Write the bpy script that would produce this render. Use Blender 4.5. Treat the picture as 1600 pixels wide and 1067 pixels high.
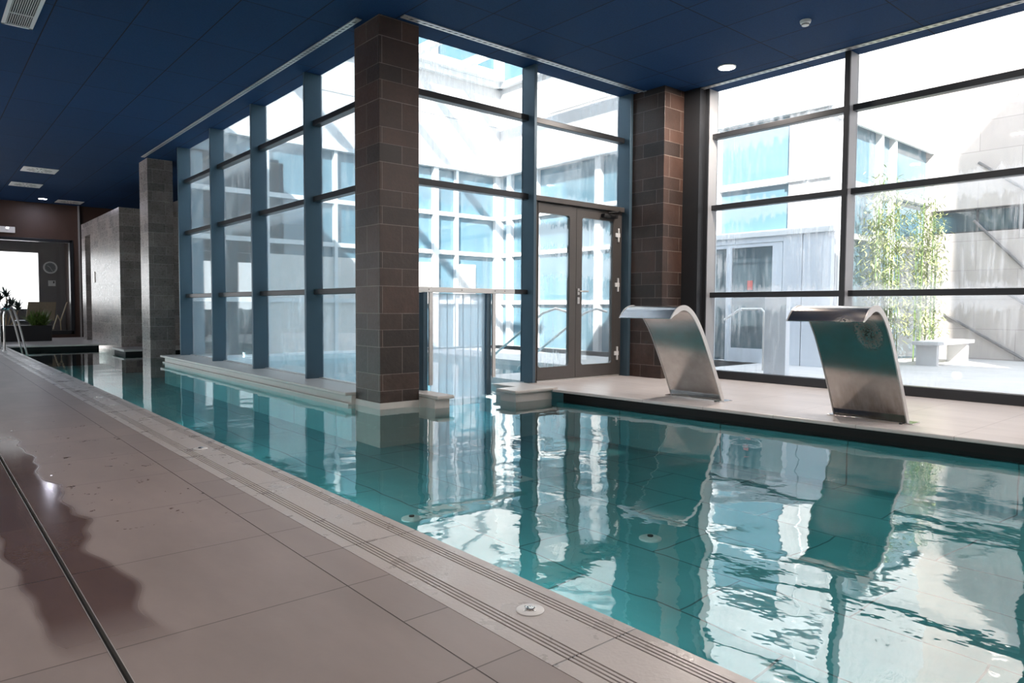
import bpy, bmesh, math, random
from mathutils import Vector, Matrix
random.seed(7)
for o in list(bpy.data.objects): bpy.data.objects.remove(o)
sc = bpy.context.scene
COL = sc.collection
PI = math.pi

# ---------------------------------------------------------------- camera
F_PX = 1098.9; YAW, PITCH, ROLL = 0.70584, -0.047175, 0.0058277
fw = Vector((math.sin(YAW)*math.cos(PITCH), math.cos(YAW)*math.cos(PITCH), math.sin(PITCH)))
rt = Vector((math.cos(YAW), -math.sin(YAW), 0)); up = rt.cross(fw)
c_, s_ = math.cos(ROLL), math.sin(ROLL)
rt, up = c_*rt + s_*up, -s_*rt + c_*up
cd = bpy.data.cameras.new('camera'); cam = bpy.data.objects.new('camera', cd); COL.objects.link(cam)
m = Matrix.Identity(4)
for i in range(3):
    m[i][0] = rt[i]; m[i][1] = up[i]; m[i][2] = -fw[i]
m[0][3], m[1][3], m[2][3] = 0, 0, 1.0
cam.matrix_world = m
cd.sensor_width = 36; cd.lens = 36*F_PX/1600; cd.clip_start = .05; cd.clip_end = 300
sc.camera = cam

# ---------------------------------------------------------------- light
w = bpy.data.worlds.new('world'); sc.world = w; w.use_nodes = True
wn = w.node_tree.nodes; wl = w.node_tree.links
bg = wn['Background']
tc = wn.new('ShaderNodeTexCoord'); sp = wn.new('ShaderNodeSeparateXYZ'); rp = wn.new('ShaderNodeValToRGB')
wl.new(tc.outputs['Generated'], sp.inputs[0]); wl.new(sp.outputs['Z'], rp.inputs[0]); wl.new(rp.outputs[0], bg.inputs[0])
rp.color_ramp.elements[0].position = 0.0; rp.color_ramp.elements[0].color = (1, .975, .96, 1)
rp.color_ramp.elements[1].position = .7; rp.color_ramp.elements[1].color = (.70, .82, 1, 1)
bg.inputs[1].default_value = 1.45
sd = bpy.data.lights.new('sun', 'SUN'); sun = bpy.data.objects.new('sun', sd); COL.objects.link(sun)
sd.energy = 8.0; sd.angle = .012; sd.color = (1, .93, .86)
sun.rotation_euler = Vector((1, .8, -.912)).to_track_quat('-Z', 'Y').to_euler()
sc.view_settings.view_transform = 'Standard'; sc.view_settings.look = 'None'
sc.view_settings.exposure = 1.45; sc.view_settings.gamma = 1.0; sc.view_settings.use_curve_mapping = False
sc.cycles.transparent_max_bounces = 24
sc.cycles.max_bounces = 10; sc.cycles.diffuse_bounces = 5; sc.cycles.glossy_bounces = 5
sc.cycles.use_denoising = True

# ---------------------------------------------------------------- materials
class NT:
    def __init__(s, name):
        s.m = bpy.data.materials.new(name); s.m.use_nodes = True
        s.n = s.m.node_tree.nodes; s.l = s.m.node_tree.links
        s.b = s.n['Principled BSDF']; s.out = s.n['Material Output']
    def new(s, t, **kw):
        n = s.n.new(t)
        for k, v in kw.items(): setattr(n, k, v)
        return n
    def link(s, a, b): s.l.new(a, b)
    def math(s, op, a, b=None, c=None):
        n = s.n.new('ShaderNodeMath'); n.operation = op
        for i, v in enumerate((a, b, c)):
            if v is None: continue
            if isinstance(v, (int, float)): n.inputs[i].default_value = v
            else: s.l.new(v, n.inputs[i])
        return n.outputs[0]
    def mix(s, f, a, b, mode='MIX'):
        n = s.n.new('ShaderNodeMix'); n.data_type = 'RGBA'; n.blend_type = mode
        for k, v in (('Factor', f),):
            if isinstance(v, (int, float)): n.inputs[0].default_value = v
            else: s.l.new(v, n.inputs[0])
        for i, v in ((6, a), (7, b)):
            if isinstance(v, tuple): n.inputs[i].default_value = (*v, 1)
            else: s.l.new(v, n.inputs[i])
        return n.outputs[2]
    def coords(s):
        t = s.new('ShaderNodeTexCoord'); x = s.new('ShaderNodeSeparateXYZ'); s.link(t.outputs['Object'], x.inputs[0])
        return t.outputs['Object'], x.outputs[0], x.outputs[1], x.outputs[2]
    def comb(s, x=0, y=0, z=0):
        n = s.new('ShaderNodeCombineXYZ')
        for i, v in enumerate((x, y, z)):
            if isinstance(v, (int, float)): n.inputs[i].default_value = v
            else: s.link(v, n.inputs[i])
        return n.outputs[0]
    def noise(s, vec, scale, detail=3, rough=.5):
        n = s.new('ShaderNodeTexNoise'); n.inputs['Scale'].default_value = scale
        n.inputs['Detail'].default_value = detail; n.inputs['Roughness'].default_value = rough
        if vec is not None: s.link(vec, n.inputs['Vector'])
        return n.outputs['Fac']
    def ramp(s, f, *st):
        n = s.new('ShaderNodeValToRGB'); s.link(f, n.inputs[0]); e = n.color_ramp.elements
        while len(e) < len(st): e.new(.5)
        for i, (p, c) in enumerate(st):
            e[i].position = p; e[i].color = (c, c, c, 1) if isinstance(c, (int, float)) else (*c, 1)
        return n.outputs[0]
    def bump(s, h, strength=.2, dist=.01):
        n = s.new('ShaderNodeBump'); n.inputs['Strength'].default_value = strength; n.inputs['Distance'].default_value = dist
        s.link(h, n.inputs['Height']); s.link(n.outputs[0], s.b.inputs['Normal']); return n

def plain(name, col, rough=.5, metal=0, spec=.5, var=.08, scale=6, bump=0):
    t = NT(name); o, x, y, z = t.coords(); nz = t.noise(o, scale)
    a = tuple(min(1, v*(1+var)) for v in col); b = tuple(v*(1-var) for v in col)
    t.link(t.mix(nz, b, a), t.b.inputs['Base Color'])
    t.b.inputs['Roughness'].default_value = rough; t.b.inputs['Metallic'].default_value = metal
    t.b.inputs['Specular IOR Level'].default_value = spec
    if bump: t.bump(nz, bump, .01)
    return t.m

def emis(name, col, s):
    t = NT(name); t.b.inputs['Base Color'].default_value = (*col, 1)
    t.b.inputs['Emission Color'].default_value = (*col, 1); t.b.inputs['Emission Strength'].default_value = s
    return t.m

def stone(name, c1, c2, mortar, rough=.45, bw=.42, rh=.19, spec=.5, msz=.004, bs=.35):
    """split-course stone block cladding with courses of uneven height"""
    t = NT(name); o, x, y, z = t.coords()
    u = t.math('ADD', x, y)
    zz = t.math('ADD', z, t.math('MULTIPLY', t.math('SINE', t.math('MULTIPLY', z, 9.2)), .04))
    br = t.new('ShaderNodeTexBrick'); t.link(t.comb(u, zz), br.inputs['Vector'])
    br.offset = .5; br.inputs['Scale'].default_value = 1
    br.inputs['Brick Width'].default_value = bw; br.inputs['Row Height'].default_value = rh
    br.inputs['Mortar Size'].default_value = msz; br.inputs['Mortar Smooth'].default_value = .2
    br.inputs['Color1'].default_value = (*c1, 1); br.inputs['Color2'].default_value = (*c2, 1)
    br.inputs['Mortar'].default_value = (*mortar, 1)
    n1 = t.noise(o, 3.2, 6, .65); n2 = t.noise(o, 26, 5, .7)
    col = t.mix(.75, br.outputs['Color'], t.ramp(n1, (.3, .45), (.72, 1.0)), 'MULTIPLY')
    col = t.mix(.5, col, t.ramp(n2, (.3, .5), (.7, 1.0)), 'MULTIPLY')
    t.link(col, t.b.inputs['Base Color'])
    t.link(t.ramp(n2, (.3, rough-.12), (.8, rough+.15)), t.b.inputs['Roughness'])
    t.b.inputs['Specular IOR Level'].default_value = spec
    h = t.math('ADD', t.math('MULTIPLY', br.outputs['Fac'], -.6), t.math('MULTIPLY', n2, .8))
    t.bump(h, bs, .012)
    return t.m

def tiles(name, c1, c2, grout, wx, wy, ox, oy, rough=.4, offset=0, msz=.003, stain=.12, spec=.5, warp=0, bumpy=.1):
    """flat floor tiles laid square to the pool"""
    t = NT(name); o, x, y, z = t.coords()
    u = t.math('SUBTRACT', x, ox); v = t.math('SUBTRACT', y, oy)
    if warp:
        wv = t.math('SUBTRACT', t.noise(o, 1.6, 2), .5)
        u = t.math('ADD', u, t.math('MULTIPLY', wv, warp)); v = t.math('ADD', v, t.math('MULTIPLY', wv, -warp))
    br = t.new('ShaderNodeTexBrick'); t.link(t.comb(v, u), br.inputs['Vector'])
    br.offset = offset; br.inputs['Scale'].default_value = 1
    br.inputs['Brick Width'].default_value = wy; br.inputs['Row Height'].default_value = wx
    br.inputs['Mortar Size'].default_value = msz; br.inputs['Mortar Smooth'].default_value = .1
    br.inputs['Color1'].default_value = (*c1, 1); br.inputs['Color2'].default_value = (*c2, 1)
    br.inputs['Mortar'].default_value = (*grout, 1)
    n1 = t.noise(t.comb(t.math('MULTIPLY', x, 2.2), t.math('MULTIPLY', y, .8)), 1.5, 5, .6)
    col = t.mix(1, br.outputs['Color'], t.ramp(n1, (.3, 1-stain*1.5), (.7, 1.0)), 'MULTIPLY')
    t.link(col, t.b.inputs['Base Color']); t.b.inputs['Roughness'].default_value = rough
    t.b.inputs['Specular IOR Level'].default_value = spec
    n2 = t.noise(o, 60, 3)
    t.bump(t.math('ADD', t.math('MULTIPLY', br.outputs['Fac'], -1), t.math('MULTIPLY', n2, .3)), bumpy, .006)
    return t, col, n1

M = {}
M['pillar'] = stone('dark_stone_cladding', (.100, .054, .040), (.040, .028, .024), (.26, .21, .18), rough=.42, bw=.5, rh=.225, msz=.0035)
M['pillar_grey'] = stone('grey_stone_cladding', (.44, .375, .345), (.25, .22, .21), (.62, .56, .53), rough=.33, spec=.9, bs=.07, bw=.5, rh=.225)
M['ceiling'] = None
M['fin'] = plain('blue_grey_metal', (.075, .125, .165), .42, .35, .5, .05, 3)
M['fin_lit'] = plain('lit_grey_metal', (.42, .42, .43), .4, .2, .5, .05, 3)  # same fins as the others; brighter light on their sides put into the colour
M['dark_metal'] = plain('dark_metal', (.028, .03, .034), .35, .3, .5, .1, 5)
M['door_metal'] = plain('door_metal', (.11, .10, .095), .4, .4, .5, .06, 5)
M['alu'] = plain('brushed_aluminium', (.62, .60, .585), .35, .7, .5, .05, 12)
M['steel'] = plain('polished_steel', (.72, .70, .68), .12, 1.0, .5, .04, 20)
M['white_metal'] = plain('white_powder_coat', (.72, .72, .72), .4, 0, .5, .03, 5)
M['white_panel'] = plain('white_facade_panel', (.58, .565, .56), .55, 0, .4, .03, 2)
M['grey_panel'] = plain('pale_grey_facade_panel', (.60, .63, .68), .5, 0, .4, .03, 2)
M['far_glass'] = plain('blue_facade_glass', (.10, .185, .235), .06, 0, .5, .25, .7)
M['dark_glass'] = plain('dark_facade_glass', (.03, .07, .09), .04, 0, 1, .3, .8)
M['black'] = plain('black_recess', (.006, .006, .007), .6)
M['black_planter'] = plain('black_planter', (.012, .012, .014), .4)
M['white_plastic'] = plain('white_plastic', (.78, .77, .75), .4)
M['cream'] = plain('cream_stone_coping', (.56, .52, .49), .38, 0, .5, .07, 9, .1)
M['brown_wall'] = plain('brown_plaster', (.055, .028, .019), .5, 0, .5, .3, 2.2)
M['grey_wall'] = plain('grey_plaster', (.17, .155, .15), .7, 0, .3, .15, 3)
M['leaf'] = plain('leaf_green', (.10, .17, .035), .5, 0, .4, .35, 9)
M['leaf_dark'] = plain('leaf_dark_green', (.025, .05, .05), .45, 0, .5, .3, 9)
M['bamboo_leaf'] = plain('bamboo_leaf', (.30, .33, .13), .5, 0, .4, .35, 4)
M['wood'] = plain('tan_wicker', (.32, .23, .13), .6, 0, .3, .2, 20)
M['gold'] = plain('pale_wood_frame', (.62, .47, .28), .4)
M['sign_red'] = plain('red_sticker', (.7, .12, .10), .5)
M['pale_render'] = None

# ceiling: 0.72 x 1.44 m acoustic panels, deep blue
t = NT('blue_acoustic_ceiling'); o, x, y, z = t.coords()
br = t.new('ShaderNodeTexBrick'); t.link(t.comb(t.math('SUBTRACT', y, 4.55), t.math('SUBTRACT', x, 1.94)), br.inputs['Vector'])
br.offset = 0; br.inputs['Scale'].default_value = 1; br.inputs['Brick Width'].default_value = 1.44; br.inputs['Row Height'].default_value = .72
br.inputs['Mortar Size'].default_value = .0065; br.inputs['Mortar Smooth'].default_value = .2
br.inputs['Color1'].default_value = (.005, .044, .135, 1); br.inputs['Color2'].default_value = (.004, .038, .118, 1)
br.inputs['Mortar'].default_value = (.001, .003, .01, 1)
nz = t.noise(o, 55, 4, .7)
t.link(t.mix(.5, br.outputs['Color'], t.ramp(nz, (.3, .45), (.7, 1.0)), 'MULTIPLY'), t.b.inputs['Base Color'])
t.b.inputs['Roughness'].default_value = .8; t.b.inputs['Specular IOR Level'].default_value = .25
t.bump(t.math('ADD', nz, t.math('MULTIPLY', br.outputs['Fac'], -2)), .25, .01); M['ceiling'] = t.m

# left deck: 0.75 m tiles with wet patches by the slot drain
t, col, n1 = tiles('taupe_floor_tile', (.34, .282, .264), (.305, .257, .243), (.14, .115, .107), .75, .75, .415, 2.27, rough=.42, stain=.14)
o, x, y, z = t.coords()
wob = t.math('MULTIPLY', t.math('SUBTRACT', t.noise(o, 1.7, 1), .5), .32)
dist = t.math('ABSOLUTE', t.math('ADD', t.math('SUBTRACT', x, .42), wob))
wet = t.ramp(dist, (.13, 1.0), (.17, 0.0))
near = t.ramp(t.math('DIVIDE', y, 10), (.22, 0.0), (.26, 1.0))
far_ = t.ramp(t.math('DIVIDE', y, 10), (.55, 1.0), (.72, 0.0))
wet = t.math('MULTIPLY', t.math('MULTIPLY', wet, near), far_)
drops = t.ramp(t.noise(o, 9, 4, .7), (.63, 0.0), (.66, 1.0))
dz = t.math('MULTIPLY', t.ramp(t.math('DIVIDE', y, 10), (.28, 0.0), (.42, 1.0)), t.ramp(t.math('DIVIDE', y, 10), (.62, 1.0), (.8, 0.0)))
drops = t.math('MULTIPLY', drops, dz)
wt = t.math('MAXIMUM', wet, drops)
t.link(t.mix(wt, col, t.mix(1, col, (.42, .34, .32), 'MULTIPLY')), t.b.inputs['Base Color'])
t.link(t.math('SUBTRACT', .40, t.math('MULTIPLY', wt, .30)), t.b.inputs['Roughness'])
M['deck'] = t.m
t, col, n1 = tiles('taupe_border_tile', (.345, .29, .272), (.31, .263, .25), (.14, .115, .107), 1, .377, 1.165, 2.27, rough=.4, stain=.1); M['border'] = t.m
t, col, n1 = tiles('pale_deck_tile', (.72, .655, .63), (.68, .615, .59), (.44, .38, .36), .75, .75, 6.6, 1.2, rough=.3, stain=.12, spec=.9); M['deck_right'] = t.m
t, col, n1 = tiles('outdoor_paving', (.70, .66, .63), (.66, .62, .59), (.5, .47, .45), .9, .9, 0, 0, rough=.6, stain=.1); M['paving'] = t.m
t, col, n1 = tiles('pool_tile', (.19, .60, .64), (.175, .57, .61), (.04, .17, .18), .62, 1.24, 1.71, .3, rough=.4, stain=.12, offset=.5, msz=.006, warp=.12); M['pool_tile'] = t.m
t, col, n1 = tiles('outdoor_pool_tile', (.84, .90, .91), (.80, .87, .89), (.5, .6, .65), .6, .6, 0, 0, rough=.5, stain=.08); M['pool_out'] = t.m

t = NT('slotted_aluminium'); o, x, y, z = t.coords()
f = t.math('FRACT', t.math('DIVIDE', t.math('ADD', x, y), .085))
t.link(t.mix(t.math('GREATER_THAN', f, .45), (.6, .58, .56), (.05, .05, .055)), t.b.inputs['Base Color']); t.b.inputs['Roughness'].default_value = .4; M['slot_pattern'] = t.m
# gutter stone with real grooves cut in the mesh; mottled surface, cross joints every 1.27 m
t = NT('grey_gutter_stone'); o, x, y, z = t.coords()
n1 = t.noise(o, 5, 6, .65); n2 = t.noise(o, 70, 3)
col = t.mix(n1, (.43, .395, .38), (.54, .50, .485))
yy = t.math('DIVIDE', t.math('SUBTRACT', y, 1.39), 1.265)
fr = t.math('ABSOLUTE', t.math('SUBTRACT', t.math('FRACT', t.math('ADD', yy, .5)), .5))
jt = t.ramp(fr, (.0018, 1.0), (.0034, 0.0))
col = t.mix(jt, col, (.06, .05, .045)); t.link(col, t.b.inputs['Base Color'])
t.link(t.ramp(n1, (.35, .22), (.7, .5)), t.b.inputs['Roughness']); t.bump(t.math('ADD', n2, t.math('MULTIPLY', jt, -3)), .18, .006)
M['gutter'] = t.m

# stainless steel of the water cannons: brushed, mirrors the pool
t = NT('brushed_stainless_steel'); o, x, y, z = t.coords()
nb = t.noise(t.comb(t.math('MULTIPLY', x, 1), t.math('MULTIPLY', y, 60), z), 6, 3)
ns = t.noise(o, 3.5, 6, .7)
t.link(t.mix(t.ramp(ns, (.35, 0.0), (.75, 1.0)), (.60, .575, .55), (.44, .40, .375)), t.b.inputs['Base Color'])
t.b.inputs['Metallic'].default_value = 1; t.link(t.ramp(ns, (.3, .16), (.8, .27)), t.b.inputs['Roughness'])
t.bump(nb, .05, .002); M['steel_brushed'] = t.m

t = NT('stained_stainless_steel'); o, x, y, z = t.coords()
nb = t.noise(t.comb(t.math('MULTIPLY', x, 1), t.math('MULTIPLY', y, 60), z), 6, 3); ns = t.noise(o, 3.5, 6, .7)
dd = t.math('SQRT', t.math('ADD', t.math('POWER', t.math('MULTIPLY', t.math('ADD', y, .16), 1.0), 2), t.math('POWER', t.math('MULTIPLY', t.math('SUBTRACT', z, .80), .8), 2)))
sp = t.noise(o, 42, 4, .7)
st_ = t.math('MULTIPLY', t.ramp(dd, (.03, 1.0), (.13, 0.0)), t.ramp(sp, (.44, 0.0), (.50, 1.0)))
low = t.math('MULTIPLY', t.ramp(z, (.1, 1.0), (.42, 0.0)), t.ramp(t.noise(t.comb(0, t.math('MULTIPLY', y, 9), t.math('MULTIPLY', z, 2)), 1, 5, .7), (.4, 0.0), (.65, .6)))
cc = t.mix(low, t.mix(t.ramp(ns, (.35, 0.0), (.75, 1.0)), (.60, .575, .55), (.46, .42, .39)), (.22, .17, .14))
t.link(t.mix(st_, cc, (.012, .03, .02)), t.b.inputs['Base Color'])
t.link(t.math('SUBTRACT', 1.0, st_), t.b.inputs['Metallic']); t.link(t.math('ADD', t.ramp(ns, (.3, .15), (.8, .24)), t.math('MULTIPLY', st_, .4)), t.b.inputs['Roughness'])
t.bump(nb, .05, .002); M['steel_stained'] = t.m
# far wall slabs (concrete panels with joints)
t = NT('pale_concrete_slab_wall'); o, x, y, z = t.coords()
br = t.new('ShaderNodeTexBrick'); t.link(t.comb(y, z), br.inputs['Vector']); br.offset = .5
br.inputs['Scale'].default_value = 1; br.inputs['Brick Width'].default_value = 1.5; br.inputs['Row Height'].default_value = .62
br.inputs['Mortar Size'].default_value = .006
br.inputs['Color1'].default_value = (.56, .49, .45, 1); br.inputs['Color2'].default_value = (.51, .445, .41, 1); br.inputs['Mortar'].default_value = (.36, .31, .29, 1)
n1 = t.noise(o, 1.5, 5)
t.link(t.mix(.5, br.outputs['Color'], t.ramp(n1, (.3, .8), (.7, 1.0)), 'MULTIPLY'), t.b.inputs['Base Color']); t.b.inputs['Roughness'].default_value = .8
M['pale_render'] = t.m

def glass(name, tint=(.86, .93, .95), fog=.04, drip=.35, refl=.10, z_lines=(), freq=38):
    """thin clear pane; condensation scatters light and runs down in drips below each rail"""
    t = NT(name); o, x, y, z = t.coords()
    tr = t.new('ShaderNodeBsdfTransparent'); tr.inputs[0].default_value = (*tint, 1)
    gl = t.new('ShaderNodeBsdfGlossy'); gl.inputs['Roughness'].default_value = .02
    df = t.new('ShaderNodeBsdfTranslucent'); df.inputs[0].default_value = (.9, .93, .95, 1)
    fr = t.new('ShaderNodeFresnel'); fr.inputs['IOR'].default_value = 1.4
    f1 = t.math('ADD', t.math('MULTIPLY', fr.outputs[0], .55), refl*.1)
    m1 = t.new('ShaderNodeMixShader'); t.link(f1, m1.inputs[0]); t.link(tr.outputs[0], m1.inputs[1]); t.link(gl.outputs[0], m1.inputs[2])
    u = t.math('ADD', x, y)
    fine = t.noise(t.comb(t.math('MULTIPLY', u, freq), t.math('MULTIPLY', z, 1.6)), 1, 3, .55)
    big = t.noise(t.comb(t.math('MULTIPLY', u, .9), t.math('MULTIPLY', z, .7)), 1, 2)
    fac = t.math('MULTIPLY', t.ramp(fine, (.5, 0.0), (.62, 1.0)), t.ramp(big, (.42, 0.0), (.62, 1.0)))
    tot = None
    for zl in z_lines:
        d = t.math('SUBTRACT', zl, z)          # distance below the rail
        len_ = t.math('MULTIPLY', t.noise(t.comb(t.math('MULTIPLY', u, 22), zl*3.1), 1, 3, .8), .55)
        k = t.math('MULTIPLY', t.math('GREATER_THAN', d, 0), t.math('LESS_THAN', d, t.math('SUBTRACT', len_, .13)))
        # collected drops standing just above the rail
        e = t.math('SUBTRACT', z, zl)
        k2 = t.math('MULTIPLY', t.math('GREATER_THAN', e, 0), t.math('LESS_THAN', e, t.math('SUBTRACT', t.math('MULTIPLY', len_, .9), .12)))
        k = t.math('MAXIMUM', k, k2)
        tot = k if tot is None else t.math('MAXIMUM', tot, k)
    if tot is not None: fac = t.math('MAXIMUM', fac, t.math('MULTIPLY', tot, .7))
    fac = t.math('ADD', fog, t.math('MULTIPLY', fac, drip))
    m2 = t.new('ShaderNodeMixShader'); t.link(fac, m2.inputs[0]); t.link(m1.outputs[0], m2.inputs[1]); t.link(df.outputs[0], m2.inputs[2])
    t.link(m2.outputs[0], t.out.inputs[0]); return t.m
M['glass'] = glass('window_glass', tint=(.90, .94, .955), fog=.035, drip=.28, z_lines=(3.44, 2.42, 1.17))
M['glass_left'] = glass('window_glass_misted', tint=(.86, .935, .965), fog=.07, drip=.12, z_lines=(3.44, 2.42), freq=9)
M['glass_door'] = glass('door_glass', tint=(.93, .96, .965), fog=.04, drip=.45, z_lines=(2.0, 1.6))
M['glass_clear'] = glass('clear_glass', tint=(.9, .92, .93), fog=.01, drip=.0)
M['strip'] = glass('clear_pvc_strip', tint=(.94, .955, .99), fog=.5, drip=.12, refl=.3)

def water(name, tint, ior, amp1, amp2, sx=1.0, base=.0):
    t = NT(name); o, x, y, z = t.coords()
    tr = t.new('ShaderNodeBsdfTransparent'); tr.inputs[0].default_value = (*tint, 1)
    gl = t.new('ShaderNodeBsdfGlossy'); gl.inputs['Roughness'].default_value = .0
    a = t.noise(t.comb(t.math('MULTIPLY', x, 1.0), t.math('MULTIPLY', y, 1.25)), 1.15*sx, 2, .4)
    b = t.noise(t.comb(t.math('MULTIPLY', x, 1.3), t.math('MULTIPLY', y, 1.0), 3.3), 4.2*sx, 3, .5)
    # calmer by the far end, livelier in the wide basin near the cannons
    calm = t.ramp(t.math('DIVIDE', y, 20), (.12, 1.0), (.45, .30))
    h = t.math('ADD', t.math('MULTIPLY', a, amp1), t.math('MULTIPLY', b, amp2)); h = t.math('MULTIPLY', h, calm)
    bp = t.new('ShaderNodeBump'); bp.inputs['Strength'].default_value = 1; bp.inputs['Distance'].default_value = 1; t.link(h, bp.inputs['Height'])
    fr = t.new('ShaderNodeFresnel'); fr.inputs['IOR'].default_value = ior
    t.link(bp.outputs[0], gl.inputs['Normal']); t.link(bp.outputs[0], fr.inputs['Normal'])
    m1 = t.new('ShaderNodeMixShader'); t.link(t.math('ADD', base, t.math('MULTIPLY', fr.outputs[0], .88)), m1.inputs[0]); t.link(tr.outputs[0], m1.inputs[1]); t.link(gl.outputs[0], m1.inputs[2])
    t.link(m1.outputs[0], t.out.inputs[0]); return t.m
M['water'] = water('pool_water', (.76, .97, .97), 2.0, .014, .0016, base=.12)
M['water_out'] = water('outdoor_pool_water', (.82, .95, .98), 1.4, .01, .006)

# ---------------------------------------------------------------- mesh builder
class MB:
    def __init__(s): s.v = []; s.f = []
    def add(s, vs, fs):
        k = len(s.v); s.v += [tuple(v) for v in vs]; s.f += [tuple(i+k for i in f) for f in fs]; return s
    def box(s, x0, x1, y0, y1, z0, z1):
        x0, x1 = sorted((x0, x1)); y0, y1 = sorted((y0, y1)); z0, z1 = sorted((z0, z1))
        return s.add([(x0,y0,z0),(x1,y0,z0),(x1,y1,z0),(x0,y1,z0),(x0,y0,z1),(x1,y0,z1),(x1,y1,z1),(x0,y1,z1)],
                     [(0,3,2,1),(4,5,6,7),(0,1,5,4),(1,2,6,5),(2,3,7,6),(3,0,4,7)])
    def prism(s, poly, z0, z1):
        n = len(poly); ar = sum(poly[i][0]*poly[(i+1)%n][1]-poly[(i+1)%n][0]*poly[i][1] for i in range(n))
        if ar < 0: poly = poly[::-1]
        vs = [(x, y, z0) for x, y in poly]+[(x, y, z1) for x, y in poly]
        return s.add(vs, [tuple(range(n))[::-1], tuple(range(n, 2*n))]+[(i, (i+1) % n, (i+1) % n+n, i+n) for i in range(n)])
    def tube(s, pts, r, seg=12, cap=True):
        pts = [Vector(p) for p in pts]; n = len(pts); rings = []
        rr = r if isinstance(r, (list, tuple)) else [r]*n
        ref = None
        for i, p in enumerate(pts):
            d = (pts[min(i+1, n-1)]-pts[max(i-1, 0)]).normalized()
            if ref is None: ref = Vector((0, 0, 1)) if abs(d.z) < .9 else Vector((1, 0, 0))
            a = (ref-d*ref.dot(d)).normalized(); b = d.cross(a); ref = a
            rings.append([p+(a*math.cos(2*PI*k/seg)+b*math.sin(2*PI*k/seg))*rr[i] for k in range(seg)])
        vs = [v for r_ in rings for v in r_]; fs = []
        for i in range(n-1):
            for k in range(seg):
                fs.append((i*seg+k, i*seg+(k+1) % seg, (i+1)*seg+(k+1) % seg, (i+1)*seg+k))
        if cap: fs += [tuple(range(seg))[::-1], tuple((n-1)*seg+k for k in range(seg))]
        return s.add(vs, fs)
    def lathe(s, cx, cy, prof, seg=32):
        """profile of (radius, z) from bottom to top"""
        vs = []; fs = []; n = len(prof)
        for r, z in prof:
            for k in range(seg): vs.append((cx+r*math.cos(2*PI*k/seg), cy+r*math.sin(2*PI*k/seg), z))
        for i in range(n-1):
            for k in range(seg): fs.append((i*seg+k, i*seg+(k+1) % seg, (i+1)*seg+(k+1) % seg, (i+1)*seg+k))
        fs += [tuple(range(seg))[::-1], tuple((n-1)*seg+k for k in range(seg))]
        return s.add(vs, fs)

def origin(o):
    p = Vector(o.location)
    while o.parent: o = o.parent; p += Vector(o.location)
    return p
def make(name, mb, mat, parent=None, bevel=0, smooth=False, base=True):
    """link a mesh object; vertices are given in world space"""
    me = bpy.data.meshes.new(name)
    vs = [Vector(v) for v in mb.v]
    if parent is None:
        off = Vector((0, 0, 0))
    else: off = origin(parent)
    me.from_pydata([v-off for v in vs], [], mb.f)
    me.validate(); me.update()
    if isinstance(mat, str): mat = M[mat]
    me.materials.append(mat)
    o = bpy.data.objects.new(name, me); COL.objects.link(o)
    if parent is not None: o.parent = parent
    if smooth:
        for p in me.polygons: p.use_smooth = True
        me.set_sharp_from_angle(angle=math.radians(40))
    if bevel:
        b = o.modifiers.new('bevel', 'BEVEL'); b.width = bevel; b.segments = 2; b.limit_method = 'ANGLE'; b.angle_limit = math.radians(40)
    return o
def thing(name, label, cat, loc, group=None):
    o = bpy.data.objects.new(name, None); COL.objects.link(o); o.location = loc; o.empty_display_size = .1
    o['label'] = label; o['category'] = cat
    if group: o['group'] = group
    return o
def tag(o, label, cat, group=None, kind=None):
    o['label'] = label; o['category'] = cat
    if group: o['group'] = group
    if kind: o['kind'] = kind
    return o
def struct(name, mb, mat, parent=None, **kw):
    o = make(name, mb, mat, parent, **kw)
    if parent is None: o['kind'] = 'structure'
    return o
def sempty(name, loc):
    o = bpy.data.objects.new(name, None); COL.objects.link(o); o.location = loc; o['kind'] = 'structure'; return o
def copy_tree(o, parent=None):
    c = o.copy(); COL.objects.link(c); c.parent = parent
    for ch in list(o.children): copy_tree(ch, c)
    return c
def B(*a): return MB().box(*a)

HC = 4.15                     # ceiling height
T1, T2, T3 = 3.522, 2.504, 1.247   # tops of the glazing rails
ZW = -.125                    # water level

# ---------------------------------------------------------------- shell of the hall
nose = lambda y: 6.03 + (6.28-y)*.0635          # pool edge of the right deck
struct('ceiling', MB().prism([(-4.5, -6), (8.97, -6), (8.97, 7.07), (4.31, 7.07), (4.31, 15.2), (6.2, 15.2), (6.2, 26.2), (-4.5, 26.2)], HC, HC+.06), 'ceiling')
struct('roof', MB().prism([(-4.8, -6), (9.05, -6), (9.05, 7.15), (4.4, 7.15), (4.4, 15.3), (6.2, 15.3), (6.2, 31), (-4.8, 31)], HC+.06, 4.75), 'white_panel')
struct('trim_1', MB().prism([(4.2, 7.07), (8.9, 7.07), (8.9, -5.9), (9.1, -5.9), (9.1, 7.2), (4.4, 7.2), (4.4, 15.2), (4.2, 15.2)], 4.75, 5.35), 'white_panel')
struct('shadow_tower', B(6, 10, -9, -3.4, 4.8, 14.4), 'white_panel')  # unseen volume, placed and sized to throw the diagonal shadow outside
struct('wall_left', MB().box(-4.7, -4.5, -6, 9, -.6, HC).box(-4.7, -4.5, 9, 25, -.6, .25).box(-4.7, -4.5, 9, 25, 3.3, HC).box(-4.7, -4.5, 25, 30.2, -.6, HC), 'brown_wall')
w6 = sempty('fill_window', (-4.6, 17, 0))  # unseen window row, added to bring daylight to the far end
for k in range(9):
    make('mullion', B(-4.7, -4.5, 8.97+k*2, 9.03+k*2, .25, 3.3), 'dark_metal', w6)
    if k < 8: make('pane', B(-4.605, -4.595, 9.03+k*2, 10.97+k*2, .25, 3.3), 'glass_clear', w6)
struct('terrace_left', B(-14, -4.8, -14, 34, -.3, -.02), 'paving')
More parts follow.
